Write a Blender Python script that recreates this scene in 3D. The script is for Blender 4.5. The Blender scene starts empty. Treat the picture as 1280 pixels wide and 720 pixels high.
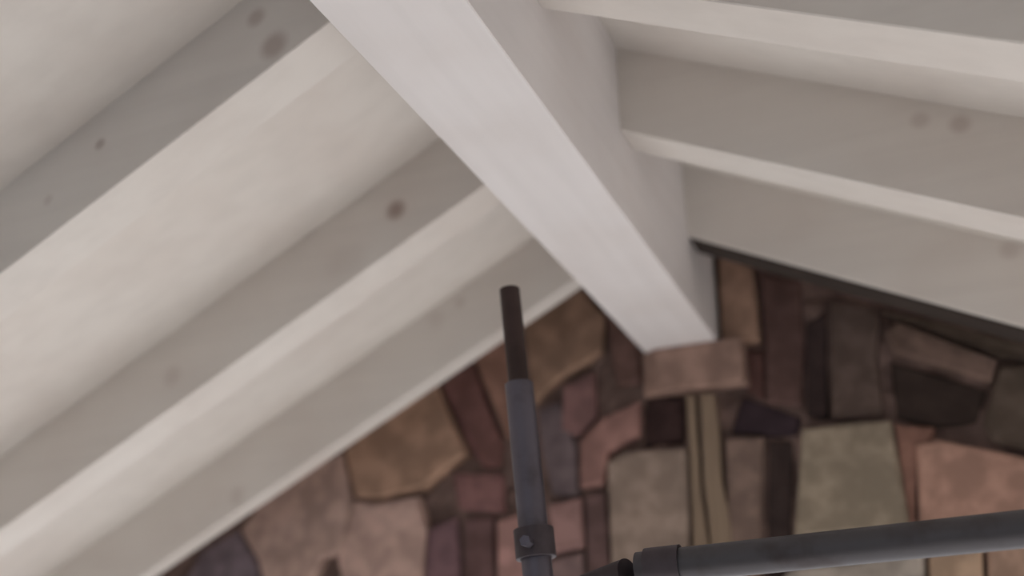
import bpy, bmesh, math, random
from mathutils import Vector
random.seed(7)
S = bpy.context.scene
COL = S.collection

# ---------------------------------------------------------------- camera
FPX = 1250.0                                   # focal length in pixels of the 1280-wide frame
CAM = Vector((0.608, 0.0, -0.916))             # eye: 0.9 m under the ridge soffit, right of the ridge
PITCH = math.atan2(544, FPX)                   # looking up
YAW = math.atan2(607, math.hypot(FPX, 544))    # and to the left of the ridge
cd = bpy.data.cameras.new('camera')
cam = bpy.data.objects.new('camera', cd)
COL.objects.link(cam)
cam.location = CAM
cam.rotation_euler = (math.pi / 2 + PITCH, 0, YAW)
cd.sensor_width = 36.0
cd.lens = 36.0 * FPX / 1280.0
cd.clip_start = 0.02
cd.dof.use_dof = True
cd.dof.focus_distance = 1.45
cd.dof.aperture_fstop = 1.25
S.camera = cam

# ---------------------------------------------------------------- world, sun, exposure
w = bpy.data.worlds.new('world')
S.world = w
w.use_nodes = True
bg = w.node_tree.nodes['Background']
bg.inputs[0].default_value = (0.78, 0.89, 1.0, 1)
bg.inputs[1].default_value = 1.1
sd = bpy.data.lights.new('sun', 'SUN')
sd.energy = 14.2
sd.angle = math.radians(2)
sd.color = (1.0, 0.975, 0.96)
sun = bpy.data.objects.new('sun', sd)
COL.objects.link(sun)
sun.rotation_euler = Vector((0.50, -1.0, -0.58)).to_track_quat('-Z', 'Y').to_euler()
S.view_settings.view_transform = 'Standard'
S.view_settings.look = 'None'
S.view_settings.gamma = 1.0
S.view_settings.use_curve_mapping = False
S.view_settings.exposure = 0.0

# ---------------------------------------------------------------- helpers
cam_rot = cam.rotation_euler.to_matrix()
def at(px, py, Y):
    """the point of the vertical plane y = Y seen at that pixel"""
    d = cam_rot @ Vector((px - 640, 360 - py, -FPX))
    return CAM + d * ((Y - CAM.y) / d.y)

def lin(c):
    return tuple(((v / 255) / 12.92 if v / 255 <= 0.04045 else ((v / 255 + 0.055) / 1.055) ** 2.4) for v in c)

def tag(o, label=None, cat=None, group=None, kind=None):
    if label: o['label'] = label
    if cat: o['category'] = cat
    if group: o['group'] = group
    if kind: o['kind'] = kind
    return o

def mesh_obj(name, bm, mat, parent=None, smooth=False):
    bmesh.ops.recalc_face_normals(bm, faces=bm.faces[:])
    me = bpy.data.meshes.new(name)
    bm.to_mesh(me)
    bm.free()
    if mat: me.materials.append(mat)
    if smooth:
        for p in me.polygons: p.use_smooth = True
    o = bpy.data.objects.new(name, me)
    COL.objects.link(o)
    if parent: o.parent = parent
    return o

def hexa(bm, pts):
    """box from eight corners: bottom four then top four, both in the same turn"""
    v = [bm.verts.new(p) for p in pts]
    for f in ((3, 2, 1, 0), (4, 5, 6, 7), (0, 1, 5, 4), (1, 2, 6, 5), (2, 3, 7, 6), (3, 0, 4, 7)):
        bm.faces.new([v[i] for i in f])
    return v

def box(bm, x0, x1, y0, y1, z0, z1):
    return hexa(bm, [(x0, y0, z0), (x1, y0, z0), (x1, y1, z0), (x0, y1, z0),
                     (x0, y0, z1), (x1, y0, z1), (x1, y1, z1), (x0, y1, z1)])

def bevel(bm, r, seg=2):
    bmesh.ops.bevel(bm, geom=bm.edges[:], offset=r, segments=seg, affect='EDGES', profile=0.6)

def tube(bm, a, b, r, wall=0.0035, n=28, solid=False):
    """an open steel tube from a to b with a real bore"""
    a = Vector(a); b = Vector(b)
    ax = (b - a).normalized()
    p = ax.orthogonal().normalized(); q = ax.cross(p)
    rings = []
    rr = [(a, r), (b, r)] if solid else [(a, r), (b, r), (b, r - wall), (a, r - wall)]
    for c, rad in rr:
        rings.append([bm.verts.new(c + rad * (math.cos(t) * p + math.sin(t) * q))
                      for t in [2 * math.pi * k / n for k in range(n)]])
    m = len(rings)
    for i in range(m if not solid else 1):
        A = rings[i]; B = rings[(i + 1) % m]
        for k in range(n):
            bm.faces.new((A[k], A[(k + 1) % n], B[(k + 1) % n], B[k]))
    if solid:
        bm.faces.new(rings[0]); bm.faces.new(rings[1])

# ---------------------------------------------------------------- materials
def new_mat(name):
    m = bpy.data.materials.new(name)
    m.use_nodes = True
    nt = m.node_tree
    return m, nt, nt.nodes, nt.links, nt.nodes['Principled BSDF']

def mixc(nt, fac, a, b, mode='MIX'):
    n = nt.nodes.new('ShaderNodeMix'); n.data_type = 'RGBA'; n.blend_type = mode
    for sock, v in ((n.inputs[0], fac), (n.inputs[6], a), (n.inputs[7], b)):
        if isinstance(v, bpy.types.NodeSocket): nt.links.new(v, sock)
        elif isinstance(v, (int, float)): sock.default_value = v
        else: sock.default_value = (*v[:3], 1)
    return n.outputs[2]

def maprange(nt, v, a, b, c=0.0, d=1.0, smooth=True):
    n = nt.nodes.new('ShaderNodeMapRange')
    if smooth: n.interpolation_type = 'SMOOTHSTEP'
    nt.links.new(v, n.inputs[0])
    for i, x in enumerate((a, b, c, d)): n.inputs[i + 1].default_value = x
    return n.outputs[0]

def painted_wood(name, base, warm, grain_axis, knots=()):
    """thin white paint over softwood: long faint grain, warm blotches, knots that bleed through"""
    m, nt, N, L, P = new_mat(name)
    geo = N.new('ShaderNodeNewGeometry')
    mp = N.new('ShaderNodeMapping')
    sc = [26, 26, 26]; sc[grain_axis] = 1.6
    mp.inputs['Scale'].default_value = sc
    L.new(geo.outputs['Position'], mp.inputs[0])
    g = N.new('ShaderNodeTexNoise'); g.inputs['Scale'].default_value = 1.0; g.inputs['Detail'].default_value = 5
    L.new(mp.outputs[0], g.inputs['Vector'])
    b = N.new('ShaderNodeTexNoise'); b.inputs['Scale'].default_value = 3.6; b.inputs['Detail'].default_value = 3
    L.new(geo.outputs['Position'], b.inputs['Vector'])
    c = mixc(nt, maprange(nt, b.outputs[0], 0.36, 0.74), base, warm)
    c = mixc(nt, maprange(nt, g.outputs[0], 0.35, 0.75, 0, 0.16), c, tuple(v * 0.72 for v in warm))
    for (pos, r, amt) in knots:
        d = N.new('ShaderNodeVectorMath'); d.operation = 'DISTANCE'
        L.new(geo.outputs['Position'], d.inputs[0]); d.inputs[1].default_value = pos
        wob = N.new('ShaderNodeMath'); wob.operation = 'MULTIPLY_ADD'
        L.new(b.outputs[0], wob.inputs[0]); wob.inputs[1].default_value = r * 0.5
        L.new(d.outputs['Value'], wob.inputs[2])
        c = mixc(nt, maprange(nt, wob.outputs[0], r * 0.55, r * 1.5, amt, 0.0), c, (0.30, 0.20, 0.165))
    L.new(c, P.inputs['Base Color'])
    P.inputs['Roughness'].default_value = 0.62
    P.inputs['Specular IOR Level'].default_value = 0.3
    bp = N.new('ShaderNodeBump'); bp.inputs['Strength'].default_value = 0.12; bp.inputs['Distance'].default_value = 0.004
    L.new(g.outputs[0], bp.inputs['Height']); L.new(bp.outputs[0], P.inputs['Normal'])
    return m

WALL_GAIN = 2.75
_clay = {}
def clay(rgb, gain=None):
    key = (rgb, gain)
    if key in _clay: return _clay[key]
    m, nt, N, L, P = new_mat('masonry_%d_%d_%d' % rgb)
    c0 = [min(0.8, v * (gain or WALL_GAIN)) for v in lin(rgb)]
    gy = sum(c0) / 3
    c0 = tuple(v * 0.74 + gy * 0.26 for v in c0)
    geo = N.new('ShaderNodeNewGeometry')
    a = N.new('ShaderNodeTexNoise'); a.inputs['Scale'].default_value = 16; a.inputs['Detail'].default_value = 5
    b = N.new('ShaderNodeTexNoise'); b.inputs['Scale'].default_value = 90; b.inputs['Detail'].default_value = 3
    L.new(geo.outputs['Position'], a.inputs['Vector']); L.new(geo.outputs['Position'], b.inputs['Vector'])
    c = mixc(nt, maprange(nt, a.outputs[0], 0.38, 0.66), tuple(v * 0.80 for v in c0), tuple(v * 1.18 for v in c0))
    c = mixc(nt, maprange(nt, b.outputs[0], 0.5, 0.75, 0, 0.35), c, tuple(v * 0.65 for v in c0))
    L.new(c, P.inputs['Base Color'])
    P.inputs['Roughness'].default_value = 0.92
    P.inputs['Specular IOR Level'].default_value = 0.15
    bp = N.new('ShaderNodeBump'); bp.inputs['Strength'].default_value = 0.5; bp.inputs['Distance'].default_value = 0.006
    L.new(a.outputs[0], bp.inputs['Height']); L.new(bp.outputs[0], P.inputs['Normal'])
    _clay[key] = m
    return m

def steel(name, rgb, rust, rough=0.45, metal=0.7):
    m, nt, N, L, P = new_mat(name)
    geo = N.new('ShaderNodeNewGeometry')
    a = N.new('ShaderNodeTexNoise'); a.inputs['Scale'].default_value = 14; a.inputs['Detail'].default_value = 5
    L.new(geo.outputs['Position'], a.inputs['Vector'])
    L.new(mixc(nt, maprange(nt, a.outputs[0], 0.45, 0.7), lin(rgb), lin(rust)), P.inputs['Base Color'])
    P.inputs['Metallic'].default_value = metal
    P.inputs['Roughness'].default_value = rough
    return m

def plain(name, rgb, rough=0.9, scale=6.0, var=0.2):
    m, nt, N, L, P = new_mat(name)
    geo = N.new('ShaderNodeNewGeometry')
    a = N.new('ShaderNodeTexNoise'); a.inputs['Scale'].default_value = scale; a.inputs['Detail'].default_value = 5
    L.new(geo.outputs['Position'], a.inputs['Vector'])
    L.new(mixc(nt, a.outputs[0], tuple(v * (1 - var) for v in rgb), tuple(v * (1 + var) for v in rgb)), P.inputs['Base Color'])
    P.inputs['Roughness'].default_value = rough
    return m

WHITE = (0.80, 0.758, 0.715)
WARM = (0.755, 0.70, 0.655)

# ---------------------------------------------------------------- roof dimensions (metres)
TH = math.radians(27)
TAN = math.tan(TH)
RW = 0.10            # half width of the ridge beam
ZDECK = 0.450        # underside of the deck, at the ridge line
ZBOT = 0.247         # underside of the rafters, prolonged to the ridge line
XE = 2.6             # eaves
Y0, YW = -3.0, 2.50  # roof start behind the eye, face of the gable wall
YBACK = YW + 0.024   # bed of mortar behind the faces of the stones
FLOOR = -2.6

# ---------------------------------------------------------------- the setting
bm = bmesh.new(); box(bm, -9, 9, -8, 9, FLOOR - 0.1, FLOOR)
tag(mesh_obj('floor', bm, plain('pale_screed', (0.50, 0.485, 0.475))), kind='structure')

for side in (-1, 1):
    bm = bmesh.new()
    ys = (Y0, 2.75); t = 0.03 / math.cos(TH)
    zr = ZDECK; ze = ZDECK - XE * TAN
    a, b = 0.0, side * XE
    hexa(bm, [(a, ys[0], zr), (b, ys[0], ze), (b, ys[1], ze), (a, ys[1], zr),
              (a, ys[0], zr + t), (b, ys[0], ze + t), (b, ys[1], ze + t), (a, ys[1], zr + t)])
    o = mesh_obj('ceiling', bm, painted_wood('painted_deck', WHITE, WARM, 0))
    tag(o, 'white painted roof boarding on the %s slope above the rafters' % ('left' if side < 0 else 'right'), kind='structure')

# gable wall: a bed of dark mortar and small rubble; every stone and brick is a child
mortar = clay((80, 62, 56))
bm = bmesh.new()
nx, nz = 120, 40
ZDOOR, XD0, XD1 = -1.05, -2.35, 2.2     # wide doorway below the gable, daylight comes in here
box(bm, -XE, XD0, YBACK, 2.75, FLOOR, ZDOOR); box(bm, XD1, XE, YBACK, 2.75, FLOOR, ZDOOR)
verts = {}
X0, X1 = -XE, XE
for i in range(nx + 1):
    x = X0 + (X1 - X0) * i / nx
    ztop = ZDECK - abs(x) * TAN
    for j in range(nz + 1):
        z = ZDOOR + (ztop - ZDOOR) * (j / nz)
        d = (math.sin(x * 31 + z * 17) + math.sin(x * 13 - z * 41 + 2) + math.sin(x * 57 + z * 61)) * 0.004
        edge = i in (0, nx) or j in (0, nz)
        verts[i, j] = bm.verts.new((x, YBACK + (0 if edge else d + random.uniform(-.003, .003)), z))
for i in range(nx):
    for j in range(nz):
        bm.faces.new((verts[i, j], verts[i + 1, j], verts[i + 1, j + 1], verts[i, j + 1]))
rim = [verts[i, 0] for i in range(nx + 1)] + [verts[nx, j] for j in range(1, nz + 1)] + \
      [verts[i, nz] for i in range(nx - 1, -1, -1)] + [verts[0, j] for j in range(nz - 1, 0, -1)]
rb = [bm.verts.new((v.co.x, 2.75, v.co.z)) for v in rim]
for k in range(len(rim)):
    bm.faces.new((rim[k], rim[(k + 1) % len(rim)], rb[(k + 1) % len(rim)], rb[k]))
bm.faces.new(rb)
wall = tag(mesh_obj('wall_front', bm, mortar), kind='structure')

bm = bmesh.new(); box(bm, -XE, XE + 0.2, Y0 - 0.2, Y0, FLOOR, ZDECK - XE * TAN)  # unseen wall added behind the eye to shut out light from there
tag(mesh_obj('wall_back', bm, plain('lime_plaster_back', (0.62, 0.60, 0.58))), kind='structure')
bm = bmesh.new(); box(bm, XE, XE + 0.2, Y0, 2.75, FLOOR, ZDECK - XE * TAN)
wr = tag(mesh_obj('wall_right', bm, plain('lime_plaster', (0.78, 0.76, 0.74))), kind='structure')

bm = bmesh.new(); box(bm, -XE - 0.2, -XE, Y0, 2.75, FLOOR, ZDECK - XE * TAN)
tag(mesh_obj('wall_left', bm, plain('lime_plaster_left', (0.62, 0.61, 0.60))), kind='structure')

# ---------------------------------------------------------------- stones and bricks of the gable
def piece(name, pts_xz, mat, proud=0.0, depth=0.05, ch=0.008, rough=0.004):
    """one stone: outline on the wall face, chamfered arrises, uneven front, real depth into the bed"""
    n = len(pts_xz)
    cx = sum(p[0] for p in pts_xz) / n; cz = sum(p[1] for p in pts_xz) / n
    yf = YW - proud
    bm = bmesh.new()
    def ring(y, inset, jit):
        r = []
        for (x, z) in pts_xz:
            dx, dz = cx - x, cz - z
            l = math.hypot(dx, dz) or 1
            r.append(bm.verts.new((x + dx / l * inset, y + random.uniform(-jit, jit), z + dz / l * inset)))
        return r
    A = ring(YW + depth, 0, 0); B = ring(yf + ch, 0, rough * .5); C = ring(yf, ch * 1.3, rough)
    for P, Q in ((A, B), (B, C)):
        for k in range(n):
            bm.faces.new((P[k], P[(k + 1) % n], Q[(k + 1) % n], Q[k]))
    c = bm.verts.new((cx, yf - random.uniform(0, rough), cz))
    for k in range(n):
        bm.faces.new((C[k], C[(k + 1) % n], c))
    bm.faces.new(A)
    return mesh_obj(name, bm, mat, wall)

# name, outline as seen on the wall face, colour, how proud of the wall face
STONES = [
 ('stone', [(225,735),(250,690),(296,662),(322,708),(326,735)], (84,72,78), 0.0),
 ('stone', [(302,664),(330,626),(392,586),(430,566),(442,628),(430,690),(404,698),(388,735),(332,735),(324,700)], (124,100,90), .012),
 ('brick', [(434,564),(500,505),(545,478),(583,566),(532,611),(474,625),(446,622)], (116,88,69), .018),
 ('stone', [(446,627),(474,629),(524,621),(534,662),(528,735),(432,735),(425,700)], (130,104,94), .016),
 ('brick', [(550,480),(588,450),(628,556),(624,584),(602,584),(584,556)], (82,52,48), .0),
 ('brick', [(594,450),(634,415),(646,500),(634,548)], (106,74,60), .008),
 ('brick', [(566,592),(626,592),(630,640),(574,636)], (94,62,60), .006),
 ('brick', [(532,660),(570,646),(574,735),(530,735)], (82,58,62), .0),
 ('brick', [(578,648),(616,644),(618,735),(580,735)], (72,50,49), -.006),
 ('brick', [(622,652),(660,640),(664,735),(624,735)], (118,84,78), .010),
 ('stone', [(656,410),(700,378),(728,362),(756,394),(752,440),(736,456),(700,474),(668,504)], (102,77,60), .016),
 ('brick', [(742,368),(800,430),(800,478),(772,482),(764,455),(760,394)], (76,53,47), -.002),
 ('brick', [(704,482),(742,464),(745,520),(722,545),(702,540)], (90,62,60), .006),
 ('stone', [(672,512),(698,500),(720,556),(722,620),(690,618),(676,560)], (74,62,64), .0),
 ('brick', [(725,552),(748,526),(800,502),(800,545),(762,566),(754,606),(726,610)], (106,74,67), .010),
 ('brick', [(686,632),(727,622),(730,684),(688,694)], (106,77,73), .010),
 ('brick', [(732,617),(756,614),(764,735),(736,735)], (74,54,52), .0),
 ('brick', [(686,700),(728,690),(730,745),(688,745)], (92,72,70), .004),
 ('clay_block', [(761,580),(782,567),(858,561),(862,640),(862,735),(768,735)], (104,88,77), .020),
 ('clay_block', [(908,549),(954,546),(952,640),(952,735),(914,735)], (88,70,61), .012),
 ('clay_block', [(1003,538),(1060,531),(1114,527),(1126,590),(1138,662),(1060,668),(994,672)], (104,92,76), .020),
 ('brick', [(1118,530),(1168,534),(1166,548),(1141,552),(1144,655),(1136,656)], (104,71,58), .006),
 ('clay_block', [(1146,557),(1172,551),(1262,569),(1300,578),(1300,652),(1150,660)], (124,91,76), .020),
 ('clay_block', [(899,314),(938,326),(945,370),(950,427),(904,431)], (110,83,66), .022),
 ('brick', [(950,338),(1000,350),(1004,425),(1002,508),(958,504),(955,432),(952,400)], (66,46,42), .0),
 ('brick', [(931,437),(953,436),(955,500),(932,486)], (66,42,38), -.004),
 ('brick', [(1036,374),(1092,386),(1100,400),(1096,440),(1104,518),(1040,524)], (68,54,48), .004),
 ('brick', [(1106,417),(1122,404),(1246,452),(1240,478),(1116,440)], (84,65,56), .012),
 ('stone', [(1100,388),(1180,402),(1300,436),(1300,452),(1250,446),(1124,400)], (62,51,43), .0),
 ('stone', [(1250,456),(1305,458),(1305,570),(1240,552),(1228,530)], (68,56,47), .006),
 ('stone', [(1112,450),(1172,466),(1234,486),(1222,526),(1168,534),(1120,520)], (44,34,30), -.012),  # dark hole, its shade put into the colour of a sunk piece
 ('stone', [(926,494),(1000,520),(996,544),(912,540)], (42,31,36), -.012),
 ('stone', [(806,492),(854,494),(854,552),(802,558)], (42,28,27), -.011),  # recess below the bearing block, its darkness painted on a sunk piece
 ('stone', [(960,550),(990,548),(986,735),(958,735)], (42,32,30), -.011),  # narrow recess between blocks, shade given as dark colour
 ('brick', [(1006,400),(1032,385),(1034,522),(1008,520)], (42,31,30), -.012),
 ('clay_block', [(958,745),(990,712),(1070,702),(1155,692),(1158,800),(960,800)], (114,105,96), .016),
 ('clay_block', [(1161,692),(1228,684),(1232,800),(1163,800)], (126,102,80), .016),
 ('clay_block', [(1234,683),(1320,674),(1320,800),(1236,800)], (118,92,75), .016),
]
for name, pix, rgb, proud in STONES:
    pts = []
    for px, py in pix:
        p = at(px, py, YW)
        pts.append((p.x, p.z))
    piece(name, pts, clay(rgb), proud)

# courses just outside the frame, in the same rough work
TONES = [(104,80,66), (92,66,60), (120,96,84), (80,58,52), (108,90,74), (72,54,50)]
def inside_frame(x, z):
    v = cam_rot.transposed() @ (Vector((x, YW, z)) - CAM)
    if v.z > -0.05: return False
    px = 640 + FPX * v.x / -v.z; py = 360 - FPX * v.y / -v.z
    return -20 < px < 1306 and -20 < py < 738
z = -0.50
while z > -0.9:
    h = random.choice((0.075, 0.10, 0.085))
    x = -2.2 + random.uniform(0, .1)
    while x < 2.2:
        l = random.uniform(0.16, 0.27)
        corners = [(x, z), (x + l, z), (x + l, z - h), (x, z - h)]
        if not any(inside_frame(a + dx, b + dz) for a, b in corners for dx in (-.01, .01) for dz in (0, .01)) and z < ZBOT - max(abs(x), abs(x + l)) * TAN and not (z > -.72 and .36 < x + l and x < .90):
            pts = [(a + random.uniform(-.007, .007), b + random.uniform(-.007, .007)) for a, b in corners]
            piece('brick', pts, clay(random.choice(TONES)), random.uniform(-.004, .015))
        x += l + 0.016
    z -= h + 0.016
z = -0.12
while z > -0.49:
    h = random.choice((0.09, 0.12))
    for x0 in (0.845, 1.062, 1.28, 1.497):
        corners = [(x0, z), (x0 + .2, z), (x0 + .2, z - h), (x0, z - h)]
        if z < ZBOT - (x0 + .2) * TAN and not any(inside_frame(a + .012, b) for a, b in corners):
            pts = [(a + random.uniform(-.007, .007), b + random.uniform(-.007, .007)) for a, b in corners]
            piece('brick', pts, clay(random.choice(TONES)), random.uniform(-.004, .012))
    z -= h + 0.016

# ---------------------------------------------------------------- ridge beam
bm = bmesh.new()
zt = ZDECK - RW * TAN
v = [(-RW, 0), (RW, 0), (RW, zt), (0, ZDECK), (-RW, zt)]
f0 = [bm.verts.new((x, Y0, z)) for x, z in v]; f1 = [bm.verts.new((x, YBACK - 0.012, z)) for x, z in v]
bm.faces.new(f0); bm.faces.new(f1)
for k in range(5): bm.faces.new((f0[k], f0[(k + 1) % 5], f1[(k + 1) % 5], f1[k]))
bmesh.ops.bevel(bm, geom=[e for e in bm.edges if all(vv.co.z < 0.01 for vv in e.verts)], offset=0.002, segments=1, affect='EDGES')
ridge = mesh_obj('ridge_beam', bm, painted_wood('painted_ridge', (0.83, 0.80, 0.80), (0.78, 0.74, 0.73), 1))
tag(ridge, 'wide white painted ridge beam running down to the rough masonry gable', 'beam')

# ---------------------------------------------------------------- rafters
def on_rafter(px, py, y):
    p = at(px, py, y); return (p.x, p.y, p.z)
RAFTERS = [   # side, front face y, label, knots
 (-1, 1.095, 'white painted rafter on the left slope, the one farthest from the gable wall',
     [((342, 57), .030, .5), ((320, 22), .022, .4), ((125, 180), .014, .45), ((60, 250), .012, .2)]),
 (-1, 1.690, 'white painted rafter with a brown knot, middle one of the left slope',
     [((495, 262), .030, .75), ((430, 330), .06, .12), ((215, 470), .03, .2)]),
 (-1, 2.235, 'white painted rafter on the left slope nearest the rough gable wall, behind the upright pole',
     [((545, 400), .03, .12), ((296, 620), .03, .2), ((575, 378), .02, .2)]),
 (1, 1.180, 'white painted rafter on the right slope, the one farthest from the gable wall', []),
 (1, 1.684, 'white painted rafter on the right slope, middle one with a thin bright underside',
     [((1200, 155), .022, .35), ((1150, 150), .02, .25)]),
 (1, 2.215, 'white painted rafter on the right slope nearest the gable, above the dark rubble',
     [((1262, 312), .025, .25)]),
]
for i, (side, y, label, knots) in enumerate(RAFTERS):
    bm = bmesh.new()
    xa, xb = side * RW, side * (XE - 0.02)
    za, zb = ZBOT - RW * TAN, ZBOT - abs(xb) * TAN
    dh = ZDECK - ZBOT
    RAF_W = 0.055 if y == 2.235 else 0.09           # a half-width rafter lies against the wall on the left
    hexa(bm, [(xa, y, za), (xb, y, zb), (xb, y + RAF_W, zb), (xa, y + RAF_W, za),
              (xa, y, za + dh), (xb, y, zb + dh), (xb, y + RAF_W, zb + dh), (xa, y + RAF_W, za + dh)])
    bmesh.ops.recalc_face_normals(bm, faces=bm.faces[:])
    bm.edges.ensure_lookup_table()
    low = [e for e in bm.edges if abs(e.verts[0].co.x - e.verts[1].co.x) > 1 and
           all(abs(vv.co.z - (ZBOT - abs(vv.co.x) * TAN)) < 1e-4 for vv in e.verts)]
    bmesh.ops.bevel(bm, geom=low, offset=0.002, segments=1, affect='EDGES')
    k3 = [(on_rafter(p[0], p[1], y), r, a) for p, r, a in knots]
    o = mesh_obj('rafter', bm, painted_wood('painted_rafter', WHITE, WARM, 0, k3))
    tag(o, label, 'rafter', 'white rafters of the roof')

# thin dark strip added to darken the underside of the last right-hand rafter
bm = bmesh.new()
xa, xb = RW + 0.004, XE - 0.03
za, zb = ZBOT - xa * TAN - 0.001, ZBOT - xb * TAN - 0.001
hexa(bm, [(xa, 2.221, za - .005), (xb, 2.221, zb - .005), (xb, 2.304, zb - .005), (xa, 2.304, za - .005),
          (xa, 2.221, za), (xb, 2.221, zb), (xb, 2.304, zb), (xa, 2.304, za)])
tag(mesh_obj('dark_strip', bm, plain('dark_strip_brown', (0.042, 0.030, 0.025), scale=12, var=.4), wall), 'added dark strip under the rafter')

# ---------------------------------------------------------------- block that carries the ridge
pa = at(797, 436, 2.45); pb = at(926, 432, 2.45); pc = at(924, 476, 2.45); pd = at(822, 486, 2.45)
bm = bmesh.new()
xl, xr, zb_ = pd.x, pb.x, (pc.z + pd.z) / 2
outline = [(xl, 2.448), (xr, 2.448), (xr + .004, YBACK - 0.014), (xl - .05, YBACK - 0.014), (xl - .045, 2.478)]
lo = [bm.verts.new((x, y, zb_ + random.uniform(-.004, .004))) for x, y in outline]
hi = [bm.verts.new((x, y, -0.0005)) for x, y in outline]
bm.faces.new(lo); bm.faces.new(hi)
for k in range(5): bm.faces.new((lo[k], lo[(k + 1) % 5], hi[(k + 1) % 5], hi[k]))
bevel(bm, 0.004)
o = mesh_obj('bearing_block', bm, clay((104, 80, 69)))
tag(o, 'brown clay block projecting from the gable under the end of the ridge beam', 'block')

# ---------------------------------------------------------------- split laths under the block
m_lath, nt, N, L, P = new_mat('raw_lath')
geo = N.new('ShaderNodeNewGeometry'); mp = N.new('ShaderNodeMapping'); mp.inputs['Scale'].default_value = (90, 90, 5)
nz_ = N.new('ShaderNodeTexNoise'); nz_.inputs['Scale'].default_value = 1; nz_.inputs['Detail'].default_value = 4
L.new(geo.outputs['Position'], mp.inputs[0]); L.new(mp.outputs[0], nz_.inputs['Vector'])
L.new(mixc(nt, nz_.outputs[0], (0.19, 0.13, 0.09), (0.36, 0.27, 0.19)), P.inputs['Base Color'])
P.inputs['Roughness'].default_value = 0.8
def lath(name, prof, y, th, label):
    """prof: (left px, right px, py) stations from top to bottom on the plane y"""
    bm = bmesh.new(); prev = None
    for (l, r, py) in prof:
        a = at(l, py, y); b = at(r, py, y)
        q = [bm.verts.new((a.x, y, a.z)), bm.verts.new((b.x, y + .002, b.z)),
             bm.verts.new((b.x, y + th, b.z)), bm.verts.new((a.x, y + th, a.z))]
        if prev:
            for k in range(4): bm.faces.new((prev[k], prev[(k + 1) % 4], q[(k + 1) % 4], q[k]))
        else: bm.faces.new(q)
        prev = q
    bm.faces.new(prev)
    return tag(mesh_obj(name, bm, m_lath), label, 'lath', 'wooden laths under the bearing block')
lath('wooden_lath', [(858,868,494),(862,872,560),(865,876,620),(867,884,670),(868,890,740)], 2.486, .030,
     'thin raw wooden lath beside the pale block, left one of two under the bearing block')
lath('wooden_lath', [(875,892,492),(878,898,545),(880,901,600),(884,908,630),(888,914,665),(892,918,740)], 2.480, .034,
     'wider split wooden lath with a flared foot, right one of two under the bearing block')

# ---------------------------------------------------------------- scaffold
YP = 1.52
galv = steel('galvanised_steel', (96, 92, 102), (76, 70, 76), 0.42, 0.55)
dark_steel = steel('rusty_dark_steel', (62, 46, 44), (50, 36, 34), 0.55, 0.4)
tube_steel = steel('weathered_steel', (82, 80, 84), (66, 60, 62), 0.5, 0.5)
clamp_steel = steel('clamp_steel', (82, 75, 80), (66, 58, 62), 0.55, 0.6)
top = at(637, 362, YP); low_ = at(674, 735, YP)
ax = (low_ - top).normalized()
mid = top + ax * ((at(648, 480, YP).z - top.z) / ax.z)
k = (FLOOR - top.z) / ax.z
foot = top + ax * k
pole = bpy.data.objects.new('scaffold_pole', None); COL.objects.link(pole); pole.location = foot
tag(pole, 'leaning grey steel scaffold pole with a dark rusty upper end, in front of the gable', 'pole')
def child(name, bm, mat, parent, smooth=True):
    o = mesh_obj(name, bm, mat, parent, smooth)
    o.matrix_parent_inverse.identity(); o.location = -Vector(parent.location)
    return o
def sharp_ends(o):
    me = o.data
    me.set_sharp_from_angle(angle=math.radians(40))
    return o
bm = bmesh.new(); tube(bm, top, mid + ax * 0.05, 0.0185); sharp_ends(tag(child('inner_tube', bm, dark_steel, pole), 'dark rusty upper tube'))
bm = bmesh.new(); tube(bm, mid, foot - ax * .010, 0.0245, wall=0.004); sharp_ends(child('outer_tube', bm, galv, pole))
bm = bmesh.new(); box(bm, foot.x - .075, foot.x + .075, foot.y - .075, foot.y + .075, FLOOR, FLOOR + .008); bevel(bm, .002, 1)
child('base_plate', bm, galv, pole, False)

ta = at(790, 712, YP - 0.06); tb = at(1280, 661, YP - 0.06)
dirx = Vector((1, 0, (tb.z - ta.z) / (tb.x - ta.x))).normalized()
def tube_axis(px):
    p = at(px, 700, YP - 0.06)
    return ta + dirx * ((p.x - ta.x) / dirx.x)
bm = bmesh.new(); tube(bm, tube_axis(797), ta + dirx * 1.9, 0.0242)
o = sharp_ends(mesh_obj('scaffold_tube', bm, tube_steel, None, True))
tag(o, 'dark grey horizontal scaffold tube crossing in front of the pale wall blocks', 'tube')

# coupler: one jaw round the pole, one collar round the tube, a swivel stub and a bolt between
def on_pole(py):
    p = at(0, py, YP)
    return top + ax * ((p.z - top.z) / ax.z)
jc = on_pole(728)
cl = bpy.data.objects.new('scaffold_coupler', None); COL.objects.link(cl); cl.location = jc
tag(cl, 'dark steel coupler clamping the horizontal tube to the upright pole', 'coupler')
bm = bmesh.new(); tube(bm, jc - ax * 0.024, jc + ax * 0.024, 0.0330, wall=0.0076); bevel(bm, .001, 1)
sharp_ends(child('pole_jaw', bm, clamp_steel, cl))
ca = tube_axis(830)
bm = bmesh.new(); tube(bm, ca - dirx * 0.026, ca + dirx * 0.026, 0.0285, wall=0.0032); sharp_ends(child('tube_jaw', bm, clamp_steel, cl))
bm = bmesh.new(); tube(bm, at(716, 742, YP - .01), tube_axis(784) - Vector((0, 0, .004)), 0.0215, solid=True)
sharp_ends(child('swivel_stub', bm, clamp_steel, cl))
for c0, n_ in ((jc + Vector((.004, -.034, -.004)), Vector((0.1, -1, 0))), (ca + Vector((0, -.012, -.030)), Vector((0, -.3, -1)))):
    bm = bmesh.new(); tube(bm, c0, c0 + n_.normalized() * 0.022, 0.009, solid=True, n=6)
    child('bolt', bm, galv, cl, False)
